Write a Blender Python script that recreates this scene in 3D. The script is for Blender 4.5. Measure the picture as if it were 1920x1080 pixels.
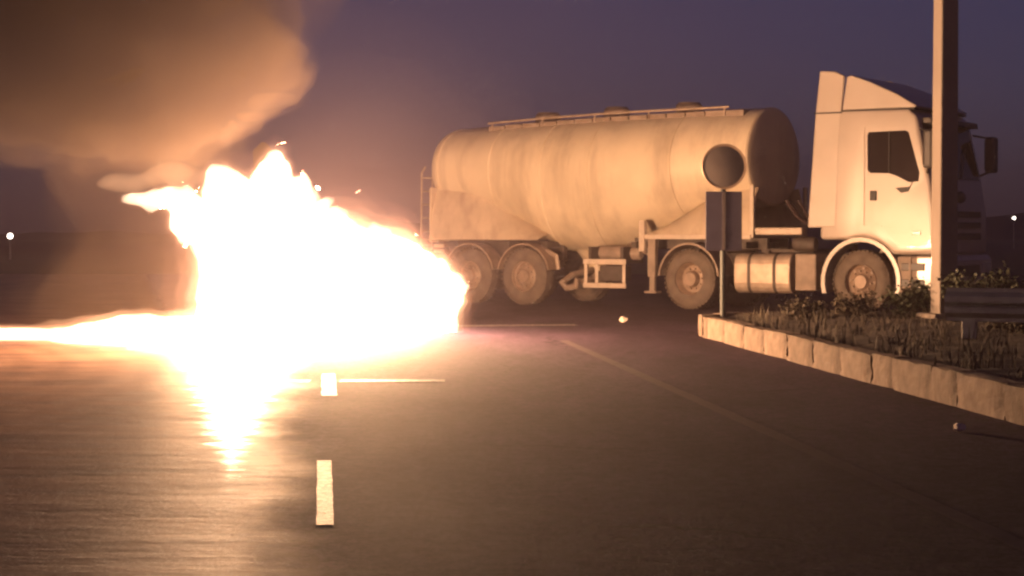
import bpy, bmesh, math, random
from mathutils import Vector, Matrix
random.seed(7)
R = math.radians
for o in list(bpy.data.objects):
    bpy.data.objects.remove(o)
S = bpy.context.scene
COL = S.collection

# ------------------------------------------------------------------ camera
FPX = 3400.0
cam = bpy.data.cameras.new('camera'); cam.sensor_width = 36.0
cam.lens = 36.0 * FPX / 1920.0
cam.clip_start = 0.1; cam.clip_end = 3000
camo = bpy.data.objects.new('camera', cam); COL.objects.link(camo)
camo.location = (0, 0, 1.35)
camo.rotation_euler = (R(90) - math.atan(105 / FPX), 0, 0)
S.camera = camo

# ------------------------------------------------------------------ sky
SKY_STRENGTH = 0.0122
world = bpy.data.worlds.new('World'); S.world = world; world.use_nodes = True
wn = world.node_tree; wn.nodes.clear()
wo = wn.nodes.new('ShaderNodeOutputWorld'); wb = wn.nodes.new('ShaderNodeBackground')
sky = wn.nodes.new('ShaderNodeTexSky'); sky.sky_type = 'NISHITA'; sky.sun_disc = False
sky.sun_elevation = R(12); sky.sun_rotation = R(180); sky.air_density = 1.0; sky.dust_density = 1.0; sky.ozone_density = 4.0
tint = wn.nodes.new('ShaderNodeMix'); tint.data_type = 'RGBA'; tint.blend_type = 'MULTIPLY'; tint.inputs[0].default_value = 1.0
tint.inputs[7].default_value = (1.26, 0.69, 1.14, 1)
wn.links.new(sky.outputs[0], tint.inputs[6]); wn.links.new(tint.outputs[2], wb.inputs[0])
wb.inputs[1].default_value = SKY_STRENGTH
wn.links.new(wb.outputs[0], wo.inputs[0])

# ------------------------------------------------------------------ exposure and render
S.view_settings.view_transform = 'Standard'; S.view_settings.look = 'None'
S.view_settings.exposure = 0.0; S.view_settings.gamma = 1.0; S.view_settings.use_curve_mapping = False
S.render.engine = 'CYCLES'
S.cycles.use_denoising = True
S.cycles.max_bounces = 4; S.cycles.diffuse_bounces = 2; S.cycles.glossy_bounces = 3; S.cycles.volume_bounces = 0; S.cycles.use_light_tree = False
S.cycles.use_adaptive_sampling = True; S.cycles.adaptive_threshold = 0.04; S.cycles.transparent_max_bounces = 16
S.cycles.sample_clamp_indirect = 8.0
S.cycles.volume_step_rate = 0.6; S.cycles.volume_max_steps = 128
S.cycles.caustics_reflective = False; S.cycles.caustics_refractive = False
S.cycles.pixel_filter_type = 'BLACKMAN_HARRIS'; S.cycles.filter_width = 2.5
FIRE_COL = (1.0, 0.50, 0.235)
FIRE_POWER = 1.0

# ------------------------------------------------------------------ helpers
def tag(o, label=None, cat=None, group=None, kind=None):
    if label: o['label'] = label
    if cat: o['category'] = cat
    if group: o['group'] = group
    if kind: o['kind'] = kind
    return o

def empty(name, loc, rz=0.0, label=None, cat=None, group=None):
    o = bpy.data.objects.new(name, None); COL.objects.link(o)
    o.location = loc; o.rotation_euler = (0, 0, rz); o.empty_display_size = 0.2
    return tag(o, label, cat, group)

def link_mesh(name, me, mat, parent=None, loc=(0, 0, 0), rot=(0, 0, 0), bevel=0, seg=2):
    o = bpy.data.objects.new(name, me); COL.objects.link(o)
    if mat and not me.materials: me.materials.append(mat)
    o.parent = parent; o.location = loc; o.rotation_euler = rot
    if bevel:
        m = o.modifiers.new('bevel', 'BEVEL'); m.width = bevel; m.segments = seg
        m.limit_method = 'ANGLE'; m.angle_limit = R(38); m.harden_normals = False
    return o

class MB:
    def __init__(s): s.v = []; s.f = []
    def add(s, vs, fs):
        n = len(s.v); s.v += [tuple(p) for p in vs]; s.f += [tuple(i + n for i in f) for f in fs]; return s
    def box(s, x0, x1, y0, y1, z0, z1):
        x0, x1 = min(x0, x1), max(x0, x1); y0, y1 = min(y0, y1), max(y0, y1); z0, z1 = min(z0, z1), max(z0, z1)
        return s.add([(x0,y0,z0),(x1,y0,z0),(x1,y1,z0),(x0,y1,z0),(x0,y0,z1),(x1,y0,z1),(x1,y1,z1),(x0,y1,z1)],
                     [(0,3,2,1),(4,5,6,7),(0,1,5,4),(1,2,6,5),(2,3,7,6),(3,0,4,7)])
    def prism(s, poly, y0, y1):            # poly in (x, z), extruded along y
        n = len(poly); a = sum(poly[i][0]*poly[(i+1) % n][1]-poly[(i+1) % n][0]*poly[i][1] for i in range(n))
        if a < 0: poly = poly[::-1]
        y0, y1 = min(y0, y1), max(y0, y1)
        vs = [(x, y0, z) for x, z in poly] + [(x, y1, z) for x, z in poly]
        fs = [tuple(range(n)), tuple(range(2*n-1, n-1, -1))]
        fs += [((i+1) % n, i, n+i, n+(i+1) % n) for i in range(n)]
        return s.add(vs, fs)
    def tube(s, path, r, n=10, cap=True):
        path = [Vector(p) for p in path]; rs = r if isinstance(r, (list, tuple)) else [r]*len(path)
        up = Vector((0.31, 0.17, 0.93)).normalized(); vs = []; fs = []
        for i, p in enumerate(path):
            t = (path[min(i+1, len(path)-1)] - path[max(i-1, 0)]).normalized()
            a = t.cross(up)
            if a.length < 1e-3: a = t.cross(Vector((1, 0, 0)))
            a.normalize(); b = t.cross(a)
            for k in range(n):
                w = 2*math.pi*k/n; vs.append(p + (a*math.cos(w) + b*math.sin(w))*rs[i])
        for i in range(len(path)-1):
            for k in range(n):
                fs.append((i*n+k, i*n+(k+1) % n, (i+1)*n+(k+1) % n, (i+1)*n+k))
        if cap: fs.append(tuple(range(n-1, -1, -1))); fs.append(tuple(range((len(path)-1)*n, len(path)*n)))
        return s.add(vs, fs)
    def lathe(s, prof, n=32, c=(0, 0, 0), axis='y'):   # prof = (radius, along axis)
        vs = []; fs = []
        for r, h in prof:
            for k in range(n):
                w = 2*math.pi*k/n; p = (r*math.cos(w), h, r*math.sin(w))
                if axis == 'z': p = (r*math.cos(w), r*math.sin(w), h)
                if axis == 'x': p = (h, r*math.cos(w), r*math.sin(w))
                vs.append((p[0]+c[0], p[1]+c[1], p[2]+c[2]))
        for i in range(len(prof)-1):
            for k in range(n):
                fs.append((i*n+k, (i+1)*n+k, (i+1)*n+(k+1) % n, i*n+(k+1) % n))
        return s.add(vs, fs)
    def mesh(s, name='m', smooth=False):
        me = bpy.data.meshes.new(name); me.from_pydata(s.v, [], s.f); me.validate(); 
        bm = bmesh.new(); bm.from_mesh(me); bmesh.ops.recalc_face_normals(bm, faces=bm.faces[:]); bm.to_mesh(me); bm.free()
        if smooth:
            me.polygons.foreach_set('use_smooth', [True]*len(me.polygons))
            try: me.set_sharp_from_angle(angle=R(40))
            except Exception: pass
        return me
    def build(s, name, mat, parent=None, smooth=False, bevel=0, loc=(0, 0, 0), rot=(0, 0, 0), seg=2):
        return link_mesh(name, s.mesh(name, smooth), mat, parent, loc, rot, bevel, seg)

# ------------------------------------------------------------------ materials
def mat(name, col, rough=0.6, metal=0.0, var=0.0, vscale=3.0, bump=0.0, bscale=40.0, spec=0.5, coat=0.0, stretch=(1, 1, 1), dirt=None, rand=0.0):
    m = bpy.data.materials.new(name); m.use_nodes = True; nt = m.node_tree; p = nt.nodes['Principled BSDF']
    p.inputs['Roughness'].default_value = rough; p.inputs['Metallic'].default_value = metal
    p.inputs['Specular IOR Level'].default_value = spec; p.inputs['Coat Weight'].default_value = coat
    tc = nt.nodes.new('ShaderNodeTexCoord'); mp = nt.nodes.new('ShaderNodeMapping'); mp.inputs['Scale'].default_value = stretch
    nt.links.new(tc.outputs['Object'], mp.inputs[0])
    out = None
    rgb = nt.nodes.new('ShaderNodeRGB'); rgb.outputs[0].default_value = (*col, 1); out = rgb.outputs[0]
    if var:
        n = nt.nodes.new('ShaderNodeTexNoise'); n.inputs['Scale'].default_value = vscale; n.inputs['Detail'].default_value = 6
        nt.links.new(mp.outputs[0], n.inputs['Vector'])
        r = nt.nodes.new('ShaderNodeMapRange'); r.inputs[1].default_value = 0.3; r.inputs[2].default_value = 0.7
        r.inputs[3].default_value = 1-var; r.inputs[4].default_value = 1+var
        nt.links.new(n.outputs[0], r.inputs[0])
        mx = nt.nodes.new('ShaderNodeVectorMath'); mx.operation = 'SCALE'
        nt.links.new(out, mx.inputs[0]); nt.links.new(r.outputs[0], mx.inputs['Scale']); out = mx.outputs[0]
    if dirt:
        n2 = nt.nodes.new('ShaderNodeTexNoise'); n2.inputs['Scale'].default_value = dirt[1]; n2.inputs['Detail'].default_value = 8
        n2.inputs['Roughness'].default_value = 0.65
        mp2 = nt.nodes.new('ShaderNodeMapping'); mp2.inputs['Scale'].default_value = dirt[2]
        nt.links.new(tc.outputs['Object'], mp2.inputs[0]); nt.links.new(mp2.outputs[0], n2.inputs['Vector'])
        r2 = nt.nodes.new('ShaderNodeMapRange'); r2.inputs[1].default_value = dirt[4] if len(dirt) > 4 else 0.48; r2.inputs[2].default_value = dirt[4]+.1 if len(dirt) > 4 else 0.75
        r2.inputs[4].default_value = dirt[3]; nt.links.new(n2.outputs[0], r2.inputs[0])
        m2 = nt.nodes.new('ShaderNodeMix'); m2.data_type = 'RGBA'; m2.inputs[7].default_value = (*dirt[0], 1)
        nt.links.new(r2.outputs[0], m2.inputs[0]); nt.links.new(out, m2.inputs[6]); out = m2.outputs[2]
    if rand:
        oi = nt.nodes.new('ShaderNodeObjectInfo'); r3 = nt.nodes.new('ShaderNodeMapRange')
        r3.inputs[3].default_value = 1-rand; r3.inputs[4].default_value = 1+rand; nt.links.new(oi.outputs['Random'], r3.inputs[0])
        mx = nt.nodes.new('ShaderNodeVectorMath'); mx.operation = 'SCALE'
        nt.links.new(out, mx.inputs[0]); nt.links.new(r3.outputs[0], mx.inputs['Scale']); out = mx.outputs[0]
    nt.links.new(out, p.inputs['Base Color'])
    if bump:
        n3 = nt.nodes.new('ShaderNodeTexNoise'); n3.inputs['Scale'].default_value = bscale; n3.inputs['Detail'].default_value = 5
        nt.links.new(tc.outputs['Object'], n3.inputs['Vector'])
        b = nt.nodes.new('ShaderNodeBump'); b.inputs['Strength'].default_value = bump; b.inputs['Distance'].default_value = 0.02
        nt.links.new(n3.outputs[0], b.inputs['Height']); nt.links.new(b.outputs[0], p.inputs['Normal'])
    return m

M = {}
M['tank'] = mat('tank_paint', (0.60, 0.515, 0.385), 0.42, var=0.10, vscale=1.3, bump=0.06, bscale=2.5, dirt=((0.20, 0.15, 0.11), 1.5, (1.5, 1.0, 0.25), 0.5))
M['skirt'] = mat('skirt_paint', (0.47, 0.39, 0.29), 0.5, var=0.12, vscale=2.0, dirt=((0.2, 0.14, 0.1), 2.5, (1, 1, 0.5), 0.6))
M['cab'] = mat('cab_paint', (0.42, 0.37, 0.325), 0.34, var=0.06, vscale=2.0, coat=0.15, dirt=((0.42, 0.36, 0.3), 1.6, (1, 1, 0.4), 0.35))
M['cabtrim'] = mat('cab_trim', (0.05, 0.045, 0.045), 0.5, var=0.2)
M['seal'] = mat('rubber_seal', (0.02, 0.02, 0.02), 0.6)
M['glass'] = mat('dark_glass', (0.012, 0.010, 0.012), 0.06, spec=0.5)
M['tyre'] = mat('tyre_rubber', (0.10, 0.078, 0.062), 0.8, var=0.3, vscale=6, bump=0.2, bscale=30)
M['rim'] = mat('dusty_rim', (0.24, 0.18, 0.14), 0.55, 0.2, var=0.25, vscale=8)
M['chassis'] = mat('chassis_steel', (0.06, 0.048, 0.042), 0.65, 0.2, var=0.35, vscale=5)
M['grey'] = mat('dusty_steel', (0.24, 0.19, 0.155), 0.7, 0.1, var=0.25, vscale=5)
M['alu'] = mat('dull_aluminium', (0.42, 0.34, 0.27), 0.45, 0.4, var=0.2, vscale=6, bump=0.08, bscale=8)
M['whitebar'] = mat('white_bar_paint', (0.45, 0.38, 0.31), 0.5, var=0.15, vscale=8)
M['redlamp'] = mat('red_lamp_lens', (0.45, 0.03, 0.02), 0.25)
M['lens'] = mat('headlamp_lens', (0.35, 0.35, 0.36), 0.12)
M['hose'] = mat('air_hose', (0.05, 0.03, 0.03), 0.5)
M['kerb'] = mat('kerb_concrete', (0.145, 0.112, 0.088), 0.9, var=0.3, vscale=6, bump=0.6, bscale=16, spec=0.2, dirt=((0.05, 0.034, 0.026), 4.0, (1, 1, 0.6), 0.9), rand=0.2)
M['soil'] = mat('median_soil', (0.040, 0.030, 0.022), 0.95, var=0.4, vscale=4, bump=0.8, bscale=14)
M['earth'] = mat('roadside_earth', (0.035, 0.028, 0.022), 0.95, var=0.4, vscale=0.4, bump=0.6, bscale=3)
M['grass'] = mat('dry_grass', (0.045, 0.036, 0.022), 0.8, var=0.35, vscale=1.5)
M['leaf'] = mat('shrub_leaf', (0.030, 0.036, 0.016), 0.7, var=0.35, vscale=3)
M['stem'] = mat('shrub_stem', (0.05, 0.035, 0.022), 0.8)
M['paint'] = mat('road_paint', (0.20, 0.165, 0.14), 0.6, var=0.3, vscale=9, bump=0.4, bscale=60, dirt=((0.035, 0.027, 0.03), 22, (1, 0.6, 1), 1.0, 0.42))
M['oldpaint'] = mat('worn_edge_paint', (0.085, 0.066, 0.075), 0.85, spec=0.1, var=0.3, vscale=5, dirt=((0.04, 0.031, 0.036), 5, (1, 1, 1), 1.0))
M['signback'] = mat('sign_back', (0.10, 0.085, 0.08), 0.55, 0.1, var=0.2, vscale=4)
M['signblue'] = mat('sign_blue', (0.05, 0.045, 0.07), 0.5, 0.0, var=0.2, vscale=4)
M['signpost'] = mat('sign_post', (0.035, 0.042, 0.04), 0.6, 0.2)
M['signrim'] = mat('sign_rim', (0.3, 0.22, 0.16), 0.5, 0.3)
M['galv'] = mat('galvanised_steel', (0.30, 0.29, 0.28), 0.5, 0.5, var=0.2, vscale=7)
M['pole'] = mat('pole_concrete', (0.20, 0.17, 0.145), 0.8, var=0.14, vscale=3, bump=0.3, bscale=20, stretch=(1, 1, 0.3))
M['hill'] = mat('hill_scrub', (0.03, 0.027, 0.024), 0.95, var=0.4, vscale=0.05)
M['char'] = mat('charred_scrap', (0.02, 0.016, 0.014), 0.8, var=0.4, vscale=20)
M['stone'] = mat('pale_stone', (0.6, 0.5, 0.42), 0.8, var=0.2, vscale=20)

def emit(name, col, st):
    m = bpy.data.materials.new(name); m.use_nodes = True; nt = m.node_tree; nt.nodes.clear()
    o = nt.nodes.new('ShaderNodeOutputMaterial'); e = nt.nodes.new('ShaderNodeEmission')
    e.inputs[0].default_value = (*col, 1); e.inputs[1].default_value = st; nt.links.new(e.outputs[0], o.inputs[0]); return m
M['lamp'] = emit('lamp_glow', (1.0, 0.86, 0.72), 9.0)

def asphalt():
    m = bpy.data.materials.new('wet_asphalt'); m.use_nodes = True; nt = m.node_tree; L = nt.links; p = nt.nodes['Principled BSDF']
    N = nt.nodes.new
    tc = N('ShaderNodeTexCoord'); sp = N('ShaderNodeSeparateXYZ'); L.new(tc.outputs['Object'], sp.inputs[0])
    def math_(op, a, b=None, c=None):
        n = N('ShaderNodeMath'); n.operation = op
        for i, x in enumerate((a, b, c)):
            if x is None: continue
            if isinstance(x, (int, float)): n.inputs[i].default_value = x
            else: L.new(x, n.inputs[i])
        return n.outputs[0]
    def noise(scale, st=(1, 1, 1), det=4, rot=0.0, rg=0.55):
        mp = N('ShaderNodeMapping'); mp.inputs['Scale'].default_value = st; mp.inputs['Rotation'].default_value = (0, 0, rot)
        L.new(tc.outputs['Object'], mp.inputs[0]); n = N('ShaderNodeTexNoise'); n.inputs['Scale'].default_value = scale
        n.inputs['Detail'].default_value = det; n.inputs['Roughness'].default_value = rg; L.new(mp.outputs[0], n.inputs['Vector']); return n.outputs[0]
    def rng(x, a, b, c, d):
        r = N('ShaderNodeMapRange'); r.interpolation_type = 'SMOOTHSTEP'; L.new(x, r.inputs[0])
        for i, v in enumerate((a, b, c, d)): r.inputs[i+1].default_value = v
        return r.outputs[0]
    # wet film left of the lane line, with a ragged edge
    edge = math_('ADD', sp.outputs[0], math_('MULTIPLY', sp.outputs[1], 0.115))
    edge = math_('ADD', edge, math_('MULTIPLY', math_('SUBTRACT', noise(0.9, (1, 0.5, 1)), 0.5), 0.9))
    side = rng(edge, 0.10, -0.40, 0, 1)                     # 1 on the wet side
    t_ = math_('MULTIPLY', math_('SUBTRACT', sp.outputs[1], 10.4), 1/7.6)          # wedge shaped to the fire's reflected streak, from its tip to the fire
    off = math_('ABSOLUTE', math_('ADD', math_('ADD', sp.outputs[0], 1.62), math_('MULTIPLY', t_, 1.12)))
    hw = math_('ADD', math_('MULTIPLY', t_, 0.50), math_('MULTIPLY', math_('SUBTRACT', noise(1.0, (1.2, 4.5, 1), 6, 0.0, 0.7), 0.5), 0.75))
    streak = rng(math_('SUBTRACT', off, hw), 0.12, -0.14, 0, 1)
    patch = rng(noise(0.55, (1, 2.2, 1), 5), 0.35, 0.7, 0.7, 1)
    wet = math_('MULTIPLY', streak, patch)
    grit = math_('ADD', math_('MULTIPLY', noise(34, det=5, rg=0.75), 0.5), math_('MULTIPLY', noise(9, det=6, rg=0.8), 0.5)); blot = noise(1.1, (1, 0.6, 1), 6)
    colr = N('ShaderNodeMix'); colr.data_type = 'RGBA'
    colr.inputs[6].default_value = (0.015, 0.0105, 0.0175, 1); colr.inputs[7].default_value = (0.080, 0.051, 0.086, 1)
    L.new(math_('ADD', math_('MULTIPLY', rng(grit, 0.40, 0.60, 0, 1), 0.75), math_('MULTIPLY', blot, 0.25)), colr.inputs[0])
    vo = N('ShaderNodeTexVoronoi'); vo.feature = 'DISTANCE_TO_EDGE'; vo.inputs['Scale'].default_value = 0.32
    wj = N('ShaderNodeVectorMath'); wj.operation = 'MULTIPLY_ADD'; wn_ = N('ShaderNodeTexNoise'); wn_.inputs['Scale'].default_value = 1.1; wn_.inputs['Detail'].default_value = 6
    L.new(tc.outputs['Object'], wn_.inputs['Vector']); L.new(wn_.outputs['Color'], wj.inputs[0]); wj.inputs[1].default_value = (1.3, 1.3, 0); L.new(tc.outputs['Object'], wj.inputs[2]); L.new(wj.outputs[0], vo.inputs['Vector'])
    crack = math_('MULTIPLY', rng(vo.outputs['Distance'], 0.0, 0.010, 1, 0), rng(noise(0.35, (1, 1, 1), 3), 0.45, 0.6, 0, 0.8))
    worn = rng(noise(0.33, (1.6, 0.5, 1), 7, 0.1, 0.7), 0.35, 0.65, 0.62, 1.25)
    shade = N('ShaderNodeVectorMath'); shade.operation = 'SCALE'; L.new(colr.outputs[2], shade.inputs[0]); L.new(math_('MULTIPLY', worn, math_('SUBTRACT', 1.0, crack)), shade.inputs['Scale'])
    lit_brown = N('ShaderNodeMix'); lit_brown.data_type = 'RGBA'; L.new(shade.outputs[0], lit_brown.inputs[6]); lit_brown.inputs[7].default_value = (0.34, 0.205, 0.14, 1)  # pale brown put in for fire and smoke light reflected on this side
    L.new(math_('MULTIPLY', side, rng(noise(0.8, (0.9, 2.3, 1), 8, 0.06, 0.72), 0.32, 0.62, 0.35, 1.0)), lit_brown.inputs[0])
    dk = N('ShaderNodeVectorMath'); dk.operation = 'SCALE'; L.new(lit_brown.outputs[2], dk.inputs[0])
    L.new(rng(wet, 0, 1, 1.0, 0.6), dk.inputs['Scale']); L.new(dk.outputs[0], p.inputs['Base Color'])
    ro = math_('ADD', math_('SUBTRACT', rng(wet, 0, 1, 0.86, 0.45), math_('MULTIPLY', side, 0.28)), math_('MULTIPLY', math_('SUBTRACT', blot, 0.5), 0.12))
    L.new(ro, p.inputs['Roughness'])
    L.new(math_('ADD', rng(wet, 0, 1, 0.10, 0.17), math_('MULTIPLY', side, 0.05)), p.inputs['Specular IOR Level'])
    # relief: grit everywhere, shallow cross ridges and curved tyre tracks
    rip = noise(1.0, (0.55, 2.2, 1), 5, 0.05, 0.65); rip2 = noise(1.0, (2.4, 6.5, 1), 4, 0.0, 0.65)
    wv = N('ShaderNodeTexWave'); wv.wave_type = 'RINGS'; wv.rings_direction = 'Z'; wv.inputs['Scale'].default_value = 0.75
    wv.inputs['Distortion'].default_value = 1.2; wv.inputs['Detail'].default_value = 2
    mpw = N('ShaderNodeMapping'); mpw.inputs['Location'].default_value = (16, -15.5, 0); L.new(tc.outputs['Object'], mpw.inputs[0]); L.new(mpw.outputs[0], wv.inputs[0])
    tr = math_('MULTIPLY', wv.outputs['Fac'], rng(sp.outputs[0], -2.4, -3.4, 0, 0.18))
    h = math_('ADD', math_('MULTIPLY', math_('ADD', rip, math_('MULTIPLY', rip2, 0.45)), rng(side, 0, 1, 0.25, 1.0)), tr)
    b1 = N('ShaderNodeBump'); b1.inputs['Strength'].default_value = 0.42; b1.inputs['Distance'].default_value = 0.05; L.new(h, b1.inputs['Height'])
    b2 = N('ShaderNodeBump'); b2.inputs['Strength'].default_value = 0.8; b2.inputs['Distance'].default_value = 0.008
    L.new(grit, b2.inputs['Height']); L.new(b1.outputs[0], b2.inputs['Normal']); L.new(b2.outputs[0], p.inputs['Normal'])
    return m
M['asphalt'] = asphalt()

# ------------------------------------------------------------------ ground, road, markings
def sheet(name, poly, z, m, parent=None, kind=None):
    me = bpy.data.meshes.new(name); me.from_pydata([(x, y, z) for x, y in poly], [], [tuple(range(len(poly)))])
    o = link_mesh(name, me, m, parent)
    if kind: tag(o, kind=kind)
    return o
tag(sheet('ground', [(-165, -18), (165, -18), (165, 325), (-165, 325)], 0.0, M['earth']), 'dark open earth around the junction', None, None, 'structure')
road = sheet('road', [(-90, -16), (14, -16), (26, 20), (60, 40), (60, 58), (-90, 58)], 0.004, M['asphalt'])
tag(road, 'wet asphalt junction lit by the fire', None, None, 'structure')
LD = Vector((-0.1048, 0.9945, 0)); LN = Vector((0.9945, 0.1048, 0))      # along the lane, across it
def strip(name, c, along, across, L, W, m, z=0.008):
    c = Vector(c); n = max(2, int(L/0.11)); vs = []; fs = []
    for i in range(n+1):
        a = -L/2 + L*i/n
        for sgn in (-1, 1):
            p = c + along*a + across*(sgn*W/2*(1 + random.uniform(-.12, .05))); vs.append((p.x, p.y, z))
        if i: fs.append((2*i-2, 2*i-1, 2*i+1, 2*i))
    me = bpy.data.meshes.new(name); me.from_pydata(vs, [], fs)
    return link_mesh(name, me, m, road)
strip('lane_dash', (-0.98, 9.45, 0), LD, LN, 2.35, 0.085, M['paint'])
strip('lane_dash', (-1.62, 16.0, 0), LD, LN, 2.3, 0.13, M['paint'])
X1 = Vector((1, 0.02, 0)).normalized(); Y1 = Vector((-0.02, 1, 0)).normalized()
strip('stop_line', (-1.08, 16.35, 0), X1, Y1, 0.95, 0.26, M['paint'])
strip('stop_line', (-1.95, 16.3, 0), X1, Y1, 0.26, 0.28, M['paint'])
strip('edge_line', (2.0-0.1048*2.5, 12.0, 0), LD, LN, 21.0, 0.12, M['oldpaint'])
strip('junction_line', (-0.35, 26.0, 0), Vector((0.985, 0.17, 0)), Vector((-0.17, 0.985, 0)), 2.6, 0.42, M['paint'])
strip('junction_line', (-4.9, 23.6, 0), Vector((0.93, 0.37, 0)), Vector((-0.37, 0.93, 0)), 4.2, 0.5, M['paint'])

# hills on the horizon
hv = []; hf = []
for i in range(81):
    x = -160 + 4*i; hgt = 2.2 + 1.8*math.sin(i*0.23) + 1.2*math.sin(i*0.61+1) + random.uniform(-.35, .35)
    hv += [(x, 296, 0.0), (x, 306, max(1.0, hgt)), (x, 318, 0.0)]
    if i: hf += [(3*i-3, 3*i, 3*i+1, 3*i-2), (3*i-2, 3*i+1, 3*i+2, 3*i-1)]
me = bpy.data.meshes.new('hills'); me.from_pydata(hv, [], hf)
tag(link_mesh('hills', me, M['hill']), 'low dark hills along the horizon', None, None, 'structure')

# ------------------------------------------------------------------ median island with kerb stones
NOSE = Vector((2.34, 24.1, 0)); D = -LD; W_MED = 4.4; KH = 0.27
rr = 0.7
path = []                                             # kerb front line, from the near end round the nose
near = NOSE + D*19.5
path.append(near); path.append(NOSE + D*rr)
cc = NOSE + D*rr + LN*rr
for k in range(1, 9):
    a = R(90*k/8); path.append(cc - LN*rr*math.cos(a) + LD*rr*math.sin(a))
path.append(NOSE + LN*(W_MED-rr))
cc2 = NOSE + LN*(W_MED-rr) + D*rr
for k in range(1, 9):
    a = R(90*k/8); path.append(cc2 + LD*rr*math.cos(a) + LN*rr*math.sin(a))
path.append(NOSE + LN*W_MED + D*19.5)
gx, gy = 22, 90
vs = []; fs = []
for j in range(gy+1):
    for i in range(gx+1):
        q = NOSE + LN*(0.12 + (W_MED-0.24)*i/gx) + D*(0.12 + 19.2*j/gy)
        bell = math.sin(math.pi*i/gx)
        vs.append((q.x, q.y, KH - 0.06 + 0.10*bell + random.uniform(-.015, .02)))
        if i and j: fs.append(((j-1)*(gx+1)+i-1, (j-1)*(gx+1)+i, j*(gx+1)+i, j*(gx+1)+i-1))
me = bpy.data.meshes.new('median'); me.from_pydata(vs, [], fs)
median = tag(link_mesh('median', me, M['soil']), 'raised earth median edged with pale kerb stones', None, None, 'structure')
ks = MB().prism([(-0.5, 0.0), (0.5, 0.0), (0.5, KH), (-0.5, KH)], 0.0, 0.17).mesh('kerbstone')
KS = []
for v_ in range(5):
    bm = bmesh.new(); bm.from_mesh(ks); bmesh.ops.subdivide_edges(bm, edges=bm.edges[:], cuts=4, use_grid_fill=True)
    for v in bm.verts:
        top_ = v.co.z > KH-.01; side_ = v.co.y < .01; k_ = random.random()
        if top_ and side_ and k_ < .45: v.co.z -= random.uniform(.003, .016); v.co.y += random.uniform(.002, .016)
        elif abs(v.co.x) > .49 and side_ and k_ < .4: v.co.x *= random.uniform(.95, 1.0); v.co.y += random.uniform(0, .02)
        else: v.co.y += random.uniform(-.004, .004); v.co.z += random.uniform(-.003, .003) if v.co.z > .02 else 0
    m_ = bpy.data.meshes.new('kerbstone'); bm.to_mesh(m_); bm.free(); m_.materials.append(M['kerb']); KS.append(m_)
def at_path(d):
    for a, b in zip(path, path[1:]):
        l = (b-a).length
        if d <= l: return a + (b-a)*(d/l), (b-a).normalized()
        d -= l
    return path[-1], (path[-1]-path[-2]).normalized()
total = sum((b-a).length for a, b in zip(path, path[1:])); d = 0.0
while d < total - 0.5:
    p0, t0_ = at_path(d)
    ln = random.choice((0.92, 0.98, 0.98, 0.6)) if d < 18.2 or 21.5 < d < 23 or d > 25.5 else 0.3
    p1, t1_ = at_path(min(d+ln, total)); c = (p0+p1)/2; t = (p1-p0)
    o = link_mesh('kerbstone', random.choice(KS), None, median, (c.x, c.y, 0.002+random.uniform(-.012, .008)), (random.uniform(-.02, .02), random.uniform(-.012, .012), math.atan2(t.y, t.x) + math.pi + random.uniform(-.008, .008)))
    # stone runs along the path; its back lies on the island side (right of the walk)
    o.scale = (t.length - random.choice((0.006, 0.010, 0.022)), 1, 1 + random.uniform(-.02, .02))
    d += ln

# ------------------------------------------------------------------ tanker truck
YAW = R(-34)
truck = empty('tanker_truck', (3.764, 32.595, 0.004), YAW, 'dusty cream cement tanker truck with white cab crossing behind the fire', 'truck'); truck.scale = (0.95, 1, 1)
def P(mb, name, m, parent=truck, **k): return mb.build(name, M[m], parent, **k)
def lerp(a, b, t): return a + (b-a)*t
def interp(tab, x):
    for (a, va), (b, vb) in zip(tab, tab[1:]):
        if x <= b: return va + (vb-va)*max(0, (x-a))/(b-a)
    return tab[-1][1]
# tank: half width, widest height, rise above it, drop below it along the length
TW = [(-5.95, 1.00), (-4.6, 1.15), (-2.6, 1.25), (-0.6, 1.2), (1.2, 1.05)]
TT = [(-5.95, 3.36), (-4.4, 3.44), (-2.6, 3.50), (0.0, 3.54), (1.2, 3.53)]
TC = [(-5.95, 2.58), (-2.6, 2.42), (1.2, 2.62)]
TB = [(-5.95, 1.72), (-4.9, 1.66), (-3.25, 0.98), (-2.3, 0.93), (0.2, 1.72), (1.2, 1.82)]
def section(u, n=44, k=1.0):
    w, zt, zc, zb = interp(TW, u)*k, interp(TT, u), interp(TC, u), interp(TB, u); out = []
    for i in range(n):
        a = 2*math.pi*i/n; c, s_ = math.cos(a), math.sin(a)
        out.append((w*c, zc + ((zt-zc) if s_ > 0 else (zc-zb))*s_*k))
    return out
us = [-5.95 + 7.03*i/60 for i in range(61)]
mb = MB(); n = 44; rings = []
def dish(u0, sgn):
    res = []
    for k in range(1, 8):
        a = R(90*k/8); res.append((u0 + (sgn*0.34 if sgn < 0 else 0.05)*math.sin(a), math.cos(a)**0.8))
    return res
for x, k in dish(-5.95, -1)[::-1]: rings.append((x, -5.95, k))
for u in us: rings.append((u, u, 1.0))
for x, k in dish(1.08, 1): rings.append((x, 1.08, k))
for x, u, k in rings:
    mb.v += [(x, y, z) for y, z in section(u, n, k)]
for i in range(len(rings)-1):
    for k in range(n): mb.f.append((i*n+k, i*n+(k+1) % n, (i+1)*n+(k+1) % n, (i+1)*n+k))
mb.f.append(tuple(range(n))); mb.f.append(tuple((len(rings)-1)*n+k for k in range(n)))
tank = P(mb, 'tank', 'tank', smooth=True)
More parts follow.
